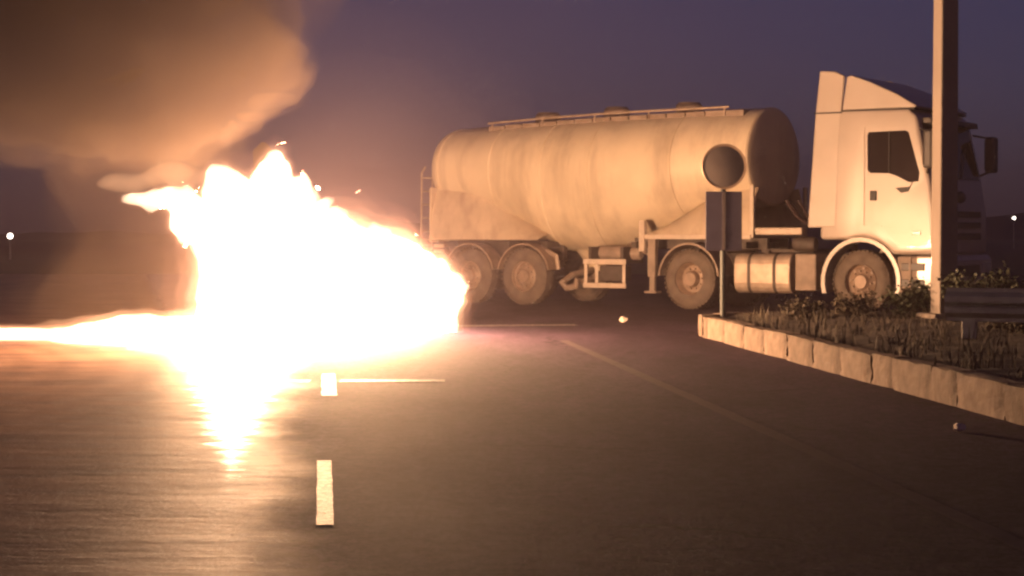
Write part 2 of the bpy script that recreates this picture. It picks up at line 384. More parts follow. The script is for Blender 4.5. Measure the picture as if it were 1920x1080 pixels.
for u in (-5.9, -4.55, -3.3, -2.2, -0.45, 1.04):     # weld seams round the shell
    b = MB()
    for x, k in ((u-0.028, 1.0), (u-0.02, 1.011), (u+0.02, 1.011), (u+0.028, 1.0)):
        b.v += [(x, y, z) for y, z in section(u, n, k)]
    for i in range(3):
        for k in range(n): b.f.append((i*n+k, i*n+(k+1) % n, (i+1)*n+(k+1) % n, (i+1)*n+k))
    P(b, 'weld_seam', 'tank', tank, smooth=True)
# top walkway and hatches
def top(u): return interp(TT, u)
wk = MB()
for i in range(14):
    u = -4.9 + 5.3*i/13; wk.box(u, u+0.38, -0.62, -0.28, top(u)-0.16, top(u)-0.06)
P(wk, 'walkway', 'grey', tank)
rl = MB().tube([(u, -0.64, top(u)-0.0) for u in (-4.9, -3.6, -2.4, -1.2, 0.5)], 0.022, 8)
for u in (-4.8, -3.6, -2.4, -1.2, 0.4): rl.tube([(u, -0.64, top(u)-0.16), (u, -0.64, top(u)-0.0)], 0.018, 6)
P(rl, 'toe_rail', 'alu', tank)
for u in (-3.9, -2.3, -0.7):
    h = MB().lathe([(0.0, top(u)+0.17), (0.2, top(u)+0.16), (0.25, top(u)+0.11), (0.26, top(u)-0.1)], 20, (u, 0, 0), 'z')
    P(h, 'hatch', 'grey', tank, smooth=True)
# hopper outlet and blow pipe
P(MB().lathe([(0.42, 1.02), (0.24, 0.80), (0.17, 0.72), (0.17, 0.62), (0.0, 0.62)], 20, (-2.75, 0, 0), 'z'), 'hopper_outlet', 'tank', tank, smooth=True)
pp = [(-2.75, 0, 0.66), (-2.75, -0.5, 0.60), (-2.75, -0.9, 0.55), (-2.85, -1.08, 0.42), (-2.7, -1.14, 0.32), (-2.5, -1.14, 0.36), (-2.45, -1.14, 0.5)]
P(MB().tube(pp, 0.06, 10), 'discharge_pipe', 'grey', tank, smooth=True)
P(MB().tube([(-3.6, -0.95, 1.0), (-3.2, -1.0, 0.98), (-3.0, -1.05, 0.9), (-2.95, -1.05, 0.66)], 0.045, 8), 'discharge_pipe', 'alu', tank, smooth=True)
# skirts either side of the hopper
def yat(u, z):
    w, zc, zb = interp(TW, u), interp(TC, u), interp(TB, u)
    return w*math.sqrt(max(0.02, 1-((zc-z)/(zc-zb))**2)) if z > zb else 0.2
def skirt(tab, ztop, zbot, side, name='skirt_panel'):
    b = MB()
    for u in tab:
        zt = ztop(u); yt = max(0.25, yat(u, zt)-0.01); yb = 1.10; zb_ = zbot(u); q = []
        for t in (0, .25, .5, .75, 1):
            e = 1-(1-t)**1.8; q.append((lerp(yt, yb, e), lerp(zt, zb_, t)))
        for y, z in q: b.v.append((u, side*y, z))
        for y, z in q: b.v.append((u, side*(y-0.03), z))
    for i in range(len(tab)-1):
        o_ = i*10
        for k in range(4):
            b.f.append((o_+k, o_+k+1, o_+k+11, o_+k+10)); b.f.append((o_+5+k, o_+15+k, o_+16+k, o_+6+k))
        b.f.append((o_+4, o_+9, o_+19, o_+14)); b.f.append((o_, o_+10, o_+15, o_+5))
    for o_ in (0, (len(tab)-1)*10):
        for k in range(4): b.f.append((o_+k, o_+k+5, o_+k+6, o_+k+1))
    return P(b, name, 'skirt', smooth=True)
rear_t = [-6.02 + 2.62*i/18 for i in range(19)]
front_t = [-1.0 + 2.2*i/14 for i in range(15)]
for side in (-1, 1):
    skirt(rear_t, lambda u: interp([(-6.02, 2.18), (-5.2, 2.1), (-4.75, 1.95), (-3.4, 1.30)], u), lambda u: 1.20, side)
    skirt(front_t, lambda u: interp([(-1.0, 1.42), (0.3, 1.98), (1.2, 2.12)], u), lambda u: 1.27, side)
P(MB().prism([(-6.04, 1.15), (-5.99, 1.15), (-5.99, 2.2), (-6.04, 2.2)], -1.08, 1.08), 'rear_plate', 'skirt', bevel=0.02)
fp = MB().box(1.16, 1.24, -1.1, -1.03, 1.24, 2.15).box(1.16, 1.24, 1.03, 1.1, 1.24, 2.15).box(1.17, 1.23, -1.03, 1.03, 1.24, 1.36)
P(fp, 'front_bulkhead', 'whitebar', bevel=0.01)
P(MB().box(-1.0, 1.2, -1.13, -1.10, 1.22, 1.30), 'skirt_rail', 'whitebar', bevel=0.008)
P(MB().box(-1.12, -1.0, -1.13, -1.03, 1.0, 1.55), 'skirt_post', 'whitebar', bevel=0.01)
# frame
fr = MB()
for y in (-0.42, 0.42):
    fr.box(-6.0, -3.2, y-0.06, y+0.06, 0.82, 1.18); fr.box(-1.6, 1.2, y-0.06, y+0.06, 1.04, 1.24); fr.box(-0.85, 4.3, y-0.05, y+0.05, 0.72, 0.98)
for u in (-5.9, -4.3, -3.4, -1.4, 0.9): fr.box(u, u+0.12, -0.95, 0.95, 1.06, 1.17)
for u in (-0.7, 1.2, 2.4, 3.9): fr.box(u, u+0.12, -0.37, 0.37, 0.76, 0.94)
P(fr, 'frame', 'chassis', bevel=0.008)
P(MB().lathe([(0, 1.0), (0.5, 1.0), (0.52, 1.03), (0, 1.04)], 24, (0.15, 0, 0), 'z'), 'fifth_wheel', 'chassis')
# landing legs
for y in (-0.98, 0.98):
    g = MB().box(-0.98, -0.82, y-0.06, y+0.06, 0.55, 1.22).box(-0.955, -0.845, y-0.04, y+0.04, 0.30, 0.55).box(-1.03, -0.77, y-0.1, y+0.1, 0.26, 0.30)
    P(g, 'landing_leg', 'grey', bevel=0.01)
P(MB().tube([(-0.9, -0.95, 0.9), (-1.7, -0.5, 1.12)], 0.03, 6), 'leg_brace', 'grey')
# side guard frame with its ladder rungs, in front of the far wheel
sg = MB().box(-2.30, -1.36, -1.20, -1.16, 0.76, 0.86).box(-2.30, -1.36, -1.20, -1.16, 0.34, 0.43)
for u in (-2.28, -2.04, -1.44): sg.box(u, u+0.07, -1.195, -1.165, 0.43, 0.76)
P(sg, 'side_guard', 'whitebar', bevel=0.012)
for u in (-2.2, -1.5): P(MB().box(u, u+0.06, -1.16, -0.45, 0.78, 1.08), 'guard_bracket', 'chassis')
P(MB().box(-1.98, -1.5, -1.12, -0.75, 0.46, 0.74), 'tool_box', 'chassis', bevel=0.02)
P(MB().lathe([(0.0, -0.5), (0.1, -0.49), (0.13, -0.44), (0.13, 0.44), (0.1, 0.49), (0, 0.5)], 18, (-1.75, -0.78, 0.97), 'x'), 'air_tank', 'grey', smooth=True)
# wheels
def tyre_mesh(w, dual):
    r = 0.52; pr = [(0.29, 0.0), (0.30, 0.012), (0.40, 0.004), (0.465, 0.016), (0.497, 0.045)]
    one = lambda o_, ww: [(rad, o_+h) for rad, h in pr] + [(0.515, o_+0.06), (r, o_+0.075), (r, o_+ww-0.075), (0.515, o_+ww-0.06)] + [(rad, o_+ww-h) for rad, h in pr[::-1]]
    prof = one(0, w)
    if dual: prof += one(w+0.05, w)
    mb_ = MB().lathe(prof, 40)
    for k in range(40):                                    # shoulder lugs
        a = 2*math.pi*(k+.5)/40; ca, sa = math.cos(a), math.sin(a)
        for o_ in ((0.05, w-0.05) if not dual else (0.05, w-0.05, w+0.1, 2*w)):
            q = []
            for rad in (0.505, 0.528):
                for dh in (-.03, .03):
                    for dt in (-.022, .022): q.append(((rad)*ca - dt*sa, o_+dh, rad*sa + dt*ca))
            mb_.add(q, [(0,1,3,2),(4,6,7,5),(0,4,5,1),(2,3,7,6),(0,2,6,4),(1,5,7,3)])
    return mb_.mesh('tyre', True)
TY = {'dual': tyre_mesh(0.27, True), 'single': tyre_mesh(0.30, False)}
def rim_mesh(front):
    if front: pr = [(0.295, 0.03), (0.285, 0.035), (0.272, 0.10), (0.25, 0.115), (0.20, 0.075), (0.15, 0.055), (0.13, 0.03), (0.11, -0.01), (0.0, -0.015)]
    else: pr = [(0.295, 0.03), (0.285, 0.04), (0.265, 0.16), (0.235, 0.19), (0.17, 0.175), (0.14, 0.16), (0.135, 0.06), (0.115, 0.03), (0.0, 0.025)]
    m_ = MB().lathe(pr, 32)
    return m_.mesh('rim', True)
RM = {True: rim_mesh(True), False: rim_mesh(False)}
def nut_mesh(front):
    m_ = MB(); h0 = 0.06 if front else 0.165
    for k in range(10):
        a = 2*math.pi*k/10; m_.lathe([(0.018, h0+.01), (0.018, h0-0.035), (0, h0-0.04)], 6, (0.175*math.cos(a), 0, 0.175*math.sin(a)))
    for k in range(8):
        a = 2*math.pi*(k+.5)/8; m_.lathe([(0.0, h0+.02), (0.024, h0+.0205)], 8, (0.225*math.cos(a), 0.0, 0.225*math.sin(a)))
    return m_.mesh('wheel_nuts')
NU = {True: nut_mesh(True), False: nut_mesh(False)}
for u, kind, front in ((3.36, 'single', True), (0.0, 'dual', False), (-3.65, 'single', True), (-4.95, 'single', True)):
    for side in (-1, 1):
        w = bpy.data.objects.new('wheel', TY[kind]); COL.objects.link(w); w.parent = truck
        if not TY[kind].materials: TY[kind].materials.append(M['tyre'])
        w.location = (u, side*1.22, 0.525); w.rotation_euler = (0, random.uniform(0, 3), 0 if side < 0 else math.pi)
        r_ = link_mesh('rim', RM[front], M['rim'], w); tag(link_mesh('wheel_nuts', NU[front], M['grey'], w), kind='stuff')
    P(MB().tube([(u, -1.0, 0.525), (u, 1.0, 0.525)], 0.075, 10), 'axle', 'chassis')
# mudguards
def guard(u, r0, r1, a0, a1, y0, y1, m, name='mudguard'):
    k = 18; poly = [(u+r1*math.cos(R(a0+(a1-a0)*i/k)), 0.525+r1*math.sin(R(a0+(a1-a0)*i/k))) for i in range(k+1)]
    poly += [(u+r0*math.cos(R(a1+(a0-a1)*i/k)), 0.525+r0*math.sin(R(a1+(a0-a1)*i/k))) for i in range(k+1)]
    b = MB(); n_ = len(poly); b.v = [(x, y0, z) for x, z in poly]+[(x, y1, z) for x, z in poly]
    for i in range(k): b.f += [(i, i+1, n_-2-i, n_-1-i), (n_+i, n_+n_-1-i, n_+n_-2-i, n_+i+1)]
    for i in range(n_): b.f.append((i, (i+1) % n_, n_+(i+1) % n_, n_+i))
    return P(b, name, m, smooth=False)
for side in (-1, 1):
    for u in (-3.65, -4.95): guard(u, 0.585, 0.615, 12, 168, side*1.24, side*0.86, 'rim')
    guard(0.0, 0.60, 0.635, 5, 175, side*1.25, side*0.62, 'grey')
    guard(3.36, 0.665, 0.735, -16, 196, side*1.235, side*0.85, 'cab')
# rear end: bumper, lamps, flap, ladder
P(MB().box(-6.25, -6.08, -1.2, 1.2, 0.5, 0.64), 'rear_bumper', 'whitebar', bevel=0.02)
for y in (-0.6, 0.6): P(MB().box(-6.2, -5.9, y-0.05, y+0.05, 0.55, 0.95), 'bumper_arm', 'chassis')
for y in (-0.98, 0.98):
    lb = P(MB().box(-6.16, -6.05, y-0.2, y+0.2, 0.78, 1.0), 'tail_lamp', 'redlamp', bevel=0.02)
    P(MB().box(-5.72, -5.70, y-0.22, y+0.22, 0.2, 0.8), 'mud_flap', 'tyre')
for z in (0.98, 1.08): P(MB().box(-5.86, -5.62, -1.16, -1.12, z-.03, z+.03), 'side_reflector', 'whitebar', bevel=0.01)
ld = MB()
for y in (-0.75, -0.40): ld.tube([(-6.5, y, 1.0), (-6.48, y, 2.5), (-6.38, y, 2.62)], 0.022, 6)
for i in range(6): ld.tube([(-6.5, -0.75, 1.1+i*0.26), (-6.5, -0.40, 1.1+i*0.26)], 0.016, 6)
for z in (1.2, 2.4): ld.tube([(-6.5, -0.75, z), (-6.1, -0.75, z)], 0.016, 6)
P(ld, 'rear_ladder', 'alu')
# fuel tank and deck behind the cab
ft = MB(); pr = []
for i in range(24):
    a = 2*math.pi*i/24; c, s_ = math.cos(a), math.sin(a)
    pr.append((-0.90 + 0.33*math.copysign(abs(c)**0.55, c), 0.64 + 0.34*math.copysign(abs(s_)**0.55, s_)))
ft.v = [(0.92, y, z) for y, z in pr] + [(2.02, y, z) for y, z in pr]
ft.f = [tuple(range(24)), tuple(range(47, 23, -1))] + [(i, (i+1) % 24, 24+(i+1) % 24, 24+i) for i in range(24)]
fuel = P(ft, 'fuel_tank', 'alu', bevel=0.02)
for u in (1.22, 1.72):
    b = MB()
    for x in (u-0.03, u+0.03): b.v += [(x, -0.90+(y+0.90)*1.03, 0.64+(z-0.64)*1.03) for y, z in pr]
    for i in range(24): b.f.append((i, (i+1) % 24, 24+(i+1) % 24, 24+i))
    P(b, 'tank_strap', 'chassis', fuel)
P(MB().lathe([(0.06, 0.9), (0.06, 1.03), (0, 1.03)], 14, (1.45, -0.95, 0), 'z'), 'fuel_cap', 'chassis', fuel)
P(MB().box(2.10, 2.50, -1.18, -0.62, 0.36, 0.98), 'battery_box', 'grey', bevel=0.03)
P(MB().box(1.26, 2.18, -1.08, -0.92, 1.30, 1.42), 'deck_rail', 'whitebar', bevel=0.02)
P(MB().box(1.3, 2.3, -0.9, 0.9, 1.0, 1.05), 'deck_plate', 'chassis')
P(MB().lathe([(0.0, 1.98), (0.1, 2.0), (0.13, 2.06), (0.13, 2.36), (0.1, 2.42), (0, 2.44)], 16, (0, -1.0, 1.14), 'x'), 'air_filter', 'chassis', smooth=True)
for k, y in enumerate((-0.35, -0.2, 0.15)):
    P(MB().tube([(2.5, y, 2.0), (2.3, y-.05, 1.65), (2.0, y, 1.45+.05*k), (1.7, y+.05, 1.6), (1.5, y, 1.9)], 0.022, 6), 'air_hose', 'hose', smooth=True)
P(MB().tube([(2.32, 0.8, 0.9), (2.32, 0.8, 3.0), (2.25, 0.8, 3.15)], 0.075, 12), 'exhaust_stack', 'grey', smooth=True)
# cab body
cx, cz, ar = 3.36, 0.525, 0.735
prof = [(2.60, 1.22), (2.58, 2.4), (2.60, 3.28), (2.70, 3.36), (4.20, 3.34), (4.36, 3.22), (4.60, 2.20), (4.69, 1.70), (4.70, 0.98), (4.06, 0.98)]
a0 = math.degrees(math.atan2(0.98-cz, math.sqrt(ar**2-(0.98-cz)**2))); a1 = 180-math.degrees(math.asin((1.22-cz)/ar))
prof += [(cx+ar*math.cos(R(a0+(a1-a0)*i/12)), cz+ar*math.sin(R(a0+(a1-a0)*i/12))) for i in range(13)]
cab = P(MB().prism(prof, -1.22, 1.22), 'cab', 'cab', bevel=0.085, seg=4)
win = [(3.50, 2.98), (4.16, 2.99), (4.22, 2.96), (4.42, 2.30), (4.40, 2.16), (4.22, 2.15), (4.02, 2.25), (3.86, 2.30), (3.52, 2.31), (3.48, 2.36), (3.47, 2.93)]
cutters = []
for y0, y1 in ((-1.4, -1.17), (1.17, 1.4)):
    c = MB().prism(win, y0, y1).build('cut', None); c.matrix_world = truck.matrix_world; c.parent = truck; cutters.append(c)
groove = lambda poly, y0, y1: MB().prism(poly, y0, y1).build('cut', None, truck)
for y0, y1 in ((-1.4, -1.208), (1.208, 1.4)):                 # door shut lines and cab corner joint
    cutters.append(groove([(3.42, 1.45), (3.435, 1.45), (3.435, 3.06), (3.42, 3.06)], y0, y1))
    cutters.append(groove([(3.42, 3.05), (4.30, 3.05), (4.30, 3.065), (3.42, 3.065)], y0, y1))
    cutters.append(groove([(4.05, 1.12), (4.62, 1.12), (4.62, 1.14), (4.05, 1.14)], y0, y1))
    cutters.append(groove([(3.74, 1.44), (3.74, 1.455), (4.56, 1.40), (4.56, 1.385)], y0, y1))
for c in cutters:
    bo = cab.modifiers.new('cut', 'BOOLEAN'); bo.object = c; bo.operation = 'DIFFERENCE'; bo.solver = 'EXACT'
bpy.context.view_layer.update()
dg = bpy.context.evaluated_depsgraph_get()
new = bpy.data.meshes.new_from_object(cab.evaluated_get(dg)); cab.modifiers.clear(); cab.data = new
new.polygons.foreach_set('use_smooth', [True]*len(new.polygons))
try: new.set_sharp_from_angle(angle=R(28))
except Exception: pass
if not new.materials: new.materials.append(M['cab'])
for c in cutters: bpy.data.objects.remove(c)
for y in (-1, 1):
    P(MB().prism(win, y*1.168, y*1.185), 'side_window', 'glass', cab)
    P(MB().tube([(3.86, y*1.195, 2.31), (3.86, y*1.195, 2.97)], 0.012, 6), 'window_bar', 'seal', cab)
    h = MB().box(3.53, 3.65, y*1.215, y*1.245, 1.86, 2.02)
    P(h, 'door_handle', 'seal', cab, bevel=0.012)
    P(MB().prism([(4.0, 2.06), (4.26, 2.08), (4.30, 2.16), (4.22, 2.0), (4.1, 1.98)], y*1.215, y*1.25), 'window_trim', 'seal', cab)
    P(MB().box(4.3, 4.45, y*1.215, y*1.238, 1.3, 1.36), 'side_marker', 'lens', cab, bevel=0.01)
    # rear side fairing
    b = MB(); q = [(2.36, 1.42), (2.90, 1.42), (2.98, 3.30), (3.04, 3.92), (2.86, 4.0), (2.58, 4.02), (2.50, 3.3)]
    P(b.prism(q, y*1.225, y*1.15), 'side_fairing', 'cab', cab, bevel=0.025, seg=3)
    P(MB().box(2.485, 3.0, y*1.226, y*1.232, 3.305, 3.33), 'fairing_joint', 'seal', cab)
    # steps
    st = MB().box(4.02, 4.66, y*1.20, y*0.95, 0.40, 0.95)
    P(st, 'step_box', 'grey', cab, bevel=0.03)
    for z in (0.46, 0.72): P(MB().box(4.10, 4.52, y*1.2, y*1.225, z, z+0.12), 'step_recess', 'cabtrim', cab, bevel=0.01)
    P(MB().box(4.08, 4.6, y*1.2, y*1.27, 0.36, 0.42), 'step_tread', 'grey', cab, bevel=0.012)
    P(MB().box(4.24, 4.28, y*1.205, y*1.23, 0.44, 0.94), 'step_rail', 'grey', cab)
    # mirrors
    mr = P(MB().box(4.60, 4.78, y*1.30, y*1.56, 2.36, 2.98), 'mirror', 'cabtrim', cab, bevel=0.05, seg=3)
    P(MB().box(4.605-.012, 4.605, y*1.34, y*1.52, 2.42, 2.92), 'mirror_glass', 'glass', mr)
    P(MB().tube([(4.42, y*1.2, 3.0), (4.62, y*1.42, 2.96)], 0.02, 6), 'mirror_arm', 'seal', mr); P(MB().tube([(4.55, y*1.2, 2.3), (4.66, y*1.42, 2.38)], 0.02, 6), 'mirror_arm', 'seal', mr)
# roof spoiler
sp = MB(); q = [(2.98, 3.36), (3.06, 3.90), (3.14, 3.93), (3.5, 3.80), (4.0, 3.58), (4.34, 3.38), (4.3, 3.36)]
P(sp.prism(q, -1.17, 1.17), 'roof_spoiler', 'cab', cab, bevel=0.06, seg=3)
P(MB().box(3.0, 4.3, -1.205, 1.205, 3.325, 3.352), 'roof_joint', 'seal', cab)
P(MB().box(2.62, 3.1, -1.1, 1.1, 3.36, 3.40), 'roof_rear', 'cab', cab)
# front: windscreen, visor, grille, badge, lamps, bumper
def front_quad(z0, z1, y0, y1, off, th, name, m, bevel=0.0, par=cab):
    def xf(z): return interp([(0.98, 4.70), (1.70, 4.69), (2.20, 4.60), (3.22, 4.36)], z)
    b = MB(); vs = []
    for o_ in (off, off+th):
        for (y, z) in ((y0, z0), (y1, z0), (y1, z1), (y0, z1)): vs.append((xf(z)+o_, y, z))
    b.add(vs, [(0,1,2,3),(7,6,5,4),(0,4,5,1),(1,5,6,2),(2,6,7,3),(3,7,4,0)])
    return P(b, name, m, par, bevel=bevel)
ws = front_quad(2.22, 3.12, -1.06, 1.06, 0.004, 0.015, 'windscreen', 'glass', 0.004)
for y in (-0.5, 0.15): P(MB().tube([(4.63, y, 2.24), (4.52, y+0.45, 2.75)], 0.012, 6), 'wiper', 'seal', ws)
front_quad(3.10, 3.2, -1.08, 1.08, 0.03, 0.16, 'sun_visor', 'cabtrim', 0.02)
for z in (1.22, 1.40, 1.58): front_quad(z, z+0.11, -0.85, 0.85, 0.004, 0.03, 'grille_slat', 'cabtrim', 0.01)
bd = MB().lathe([(0.0, 0.05), (0.10, 0.045), (0.13, 0.02), (0.135, 0.0)], 24, (4.66, 0, 0), 'x')
bd.v = [(x, y*1.7, z*0.75+1.92) for x, y, z in bd.v]; P(bd, 'badge', 'cabtrim', cab, smooth=True)
bp = P(MB().prism([(4.35, 0.33), (4.74, 0.33), (4.80, 0.42), (4.80, 0.88), (4.74, 0.96), (4.35, 0.96)], -1.21, 1.21), 'front_bumper', 'cab', cab, bevel=0.04, seg=3)
for y in (-0.9, 0.9):
    P(MB().box(4.79, 4.82, y-0.22, y+0.22, 0.58, 0.82), 'headlight', 'lens', bp, bevel=0.03)
P(MB().box(4.79, 4.815, -0.3, 0.3, 0.42, 0.53), 'number_plate', 'whitebar', bp, bevel=0.004)
P(MB().box(4.78, 4.81, -0.6, 0.6, 0.60, 0.80), 'air_intake', 'cabtrim', bp, bevel=0.01)

# ------------------------------------------------------------------ road sign at the median nose
sign = empty('road_sign', (2.72, 23.3, KH-0.02), R(3), 'dark round sign above a rectangular board on the median nose', 'sign')
b = MB().lathe([(0.0, 0.0), (0.272, 0.0), (0.28, 0.004), (0.284, 0.014), (0.284, 0.024), (0.276, 0.026), (0.27, 0.02), (0.0, 0.02)], 48)
P(b, 'sign_disc', 'signback', sign, smooth=True, loc=(0, 0, 1.94))
P(MB().lathe([(0.262, -0.002), (0.285, -0.006), (0.292, 0.004), (0.285, 0.027)], 48), 'disc_rim', 'signrim', sign, smooth=True, loc=(0, 0, 1.94))
brd = P(MB().box(-0.235, 0.235, 0.0, 0.012, 0.86, 1.62), 'sign_board', 'signblue', sign, bevel=0.01)
P(MB().box(-0.02, 0.02, -0.012, 0.0, 0.87, 1.61), 'board_rib', 'signback', brd)
P(MB().lathe([(0.036, -0.1), (0.036, 2.2), (0.0, 2.21)], 16, (0, 0.062, 0), 'z'), 'post', 'signpost', sign, smooth=True)
for z in (1.05, 1.45, 1.8, 2.08): P(MB().box(-0.06, 0.06, 0.016, 0.11, z-.02, z+.02), 'clamp', 'galv', sign, bevel=0.006)

# ------------------------------------------------------------------ square concrete pole
pole = empty('utility_pole', (5.22, 21.9, KH-0.04), R(15), 'tall square concrete pole on the median in front of the cab', 'pole')
b = MB(); H = 9.2
for z, w in ((-.1, 0.125), (0.6, 0.122), (3, 0.115), (6, 0.105), (H, 0.095)):
    b.v += [(-w, -w, z), (w, -w, z), (w, w, z), (-w, w, z)]
for i in range(4):
    for k in range(4): b.f.append((i*4+k, i*4+(k+1) % 4, i*4+4+(k+1) % 4, i*4+4+k))
b.f += [(3, 2, 1, 0), (16, 17, 18, 19)]
P(b, 'shaft', 'pole', pole, bevel=0.02)
P(MB().box(-0.26, 0.26, -0.26, 0.26, -0.1, 0.14), 'footing', 'pole', pole, bevel=0.03)
P(MB().box(-0.9, 0.9, -0.06, 0.06, H-0.5, H-0.38), 'cross_arm', 'galv', pole, bevel=0.01)
for x in (-0.8, 0, 0.8): P(MB().lathe([(0.03, H-.38), (0.07, H-.33), (0.05, H-.28), (0.07, H-.23), (0.0, H-.18)], 12, (x, 0, 0), 'z'), 'insulator', 'whitebar', pole, smooth=True)

# ------------------------------------------------------------------ guard rail
gr = empty('guard_rail', (4.52, 17.9, KH-0.04), R(-27), 'weathered steel guard rail standing in the dark median weeds', 'guard rail')
wp = [(0.02, 0.0), (0.02, .035), (-.055, .085), (-.055, .12), (0.02, .155), (-.055, .19), (-.055, .225), (0.02, .275), (0.02, .31)]
b = MB()
for x in (-0.22, 0.4, 1.4, 2.4, 3.2):
    b.v += [(x, y-0.06, z+0.24) for y, z in wp] + [(x, y-0.055, z+0.26) for y, z in wp]
for i in range(4):
    for k in range(8):
        b.f += [(i*18+k, i*18+k+1, i*18+18+k+1, i*18+18+k), (i*18+9+k, i*18+27+k, i*18+28+k, i*18+10+k)]
P(b, 'rail_beam', 'galv', gr)
for x in (0.0, 2.0): P(MB().box(x-0.07, x+0.07, -0.03, 0.05, -0.1, 0.55), 'post', 'galv', gr, bevel=0.008)

# ------------------------------------------------------------------ plants on the median
def on_median(a, d_): return NOSE + LN*a + D*d_
gb = MB()
def blade(p, h, lean, az, w):
    t = Vector((math.cos(az), math.sin(az), 0)); s_ = Vector((-t.y, t.x, 0))
    p1 = p + Vector((0, 0, h*.55)) + t*lean*.35; p2 = p + Vector((0, 0, h)) + t*lean
    gb.add([p-s_*w, p+s_*w, p1+s_*w*.7, p1-s_*w*.7, p2], [(0, 1, 2, 3), (3, 2, 4)])
for k in range(800):
    a = random.uniform(0.25, W_MED-0.3); d_ = random.uniform(0.2, 14.5)
    if a < 0.55 and random.random() < 0.5: continue
    c = on_median(a, d_); big = random.random()**2
    for j in range(random.randint(7, 14)):
        p = c + Vector((random.gauss(0, .08), random.gauss(0, .08), KH-0.07))
        blade(p, random.uniform(.04, .12) + big*random.uniform(.05, .26), random.uniform(0, .16), random.uniform(0, 6.28), random.uniform(.004, .009))
tag(gb.build('grass', M['grass']), 'dry dark grass and weeds covering the median', 'grass', None, 'stuff')
def shrub(loc, rad, hgt, nst, nlf, label, seed, leafm='leaf'):
    rnd = random.Random(seed); t = empty('shrub', loc, 0, label, 'shrub', 'shrubs on the median')
    st = MB(); lf = MB(); tips = []
    for i in range(nst):
        a = rnd.uniform(0, 6.28); r_ = rad*rnd.uniform(.25, 1)
        h = hgt*rnd.uniform(.55, 1)*(1-0.35*(r_/rad)); e = Vector((r_*math.cos(a), r_*math.sin(a), h)); m_ = Vector((e.x*.35, e.y*.35, h*.55))
        st.tube([(0, 0, -.05), m_, e], [.014, .009, .003], 5); tips.append((m_, e))
    for i in range(nlf):
        m_, e = rnd.choice(tips); t_ = rnd.random()**.7
        p = m_.lerp(e, t_) + Vector((rnd.gauss(0, .06), rnd.gauss(0, .06), rnd.gauss(0, .05)))
        ax = Vector((rnd.gauss(0, 1), rnd.gauss(0, 1), rnd.gauss(0, .7))).normalized(); bx_ = ax.cross(Vector((rnd.gauss(0, 1), rnd.gauss(0, 1), 1))).normalized()
        l_ = rnd.uniform(.03, .07); w = l_*.38
        lf.add([p, p+ax*l_*.5+bx_*w, p+ax*l_, p+ax*l_*.5-bx_*w], [(0, 1, 2, 3)])
    st.build('stems', M['stem'], t); lf.build('foliage', M[leafm], t); return t
zs = KH-0.03
shrub((4.95, 22.3, zs), .42, .62, 22, 1500, 'low dark shrub at the left foot of the concrete pole', 1)
shrub((5.55, 21.5, zs), .55, .80, 26, 2000, 'dense dark shrub in front of the concrete pole foot', 2)
shrub((5.95, 22.4, zs), .5, .7, 22, 1500, 'dark shrub just right of the concrete pole', 3)
shrub((3.55, 22.3, zs), .34, .34, 16, 600, 'small brown weed clump below the fuel tank', 4, 'grass')
shrub((4.25, 22.8, zs), .36, .40, 16, 700, 'small brown weed clump below the front wheel', 5, 'grass')
shrub((5.25, 18.6, zs), .5, .42, 20, 900, 'dry weed clump beside the guard rail post', 6, 'grass')

# ------------------------------------------------------------------ small things
def lump(name, loc, s_, m, label, cat, group=None, seed=0):
    rnd = random.Random(seed); bm = bmesh.new(); bmesh.ops.create_icosphere(bm, subdivisions=2, radius=1)
    for v in bm.verts:
        k = 1+rnd.uniform(-.22, .22); v.co = Vector((v.co.x*s_[0]*k, v.co.y*s_[1]*k, v.co.z*s_[2]*k))
    me = bpy.data.meshes.new(name); bm.to_mesh(me); bm.free()
    o = link_mesh(name, me, M[m]); o.location = (loc[0], loc[1], loc[2]+s_[2]*0.9); return tag(o, label, cat, group)
lump('stone', (1.66, 27.0, 0.004), (.06, .06, .045), 'stone', 'pale stone lying on the road before the tanker wheels', 'stone', 'stones on the road', 3)
lump('stone', (3.02, 12.2, 0.004), (.04, .04, .03), 'stone', 'small stone in the gutter beside the kerb', 'stone', 'stones on the road', 5)
def far_lamp(loc, h, r_, label):
    t = empty('lamp_post', (loc[0], loc[1], 0), 0, label, 'lamp')
    MB().lathe([(0.06, 0), (0.045, h-r_*.8), (0.03, h-r_*.6)], 10, (0, 0, 0), 'z').build('post', M['galv'], t)
    bm = bmesh.new(); bmesh.ops.create_icosphere(bm, subdivisions=2, radius=r_); me = bpy.data.meshes.new('globe'); bm.to_mesh(me); bm.free()
    link_mesh('globe', me, M['lamp'], t, (0, 0, h))
far_lamp((-24.9, 90), 1.15, .14, 'small bright lamp far off at the left edge under the smoke')
far_lamp((41.5, 150), 2.5, .13, 'tiny white lamp far off at the right edge')

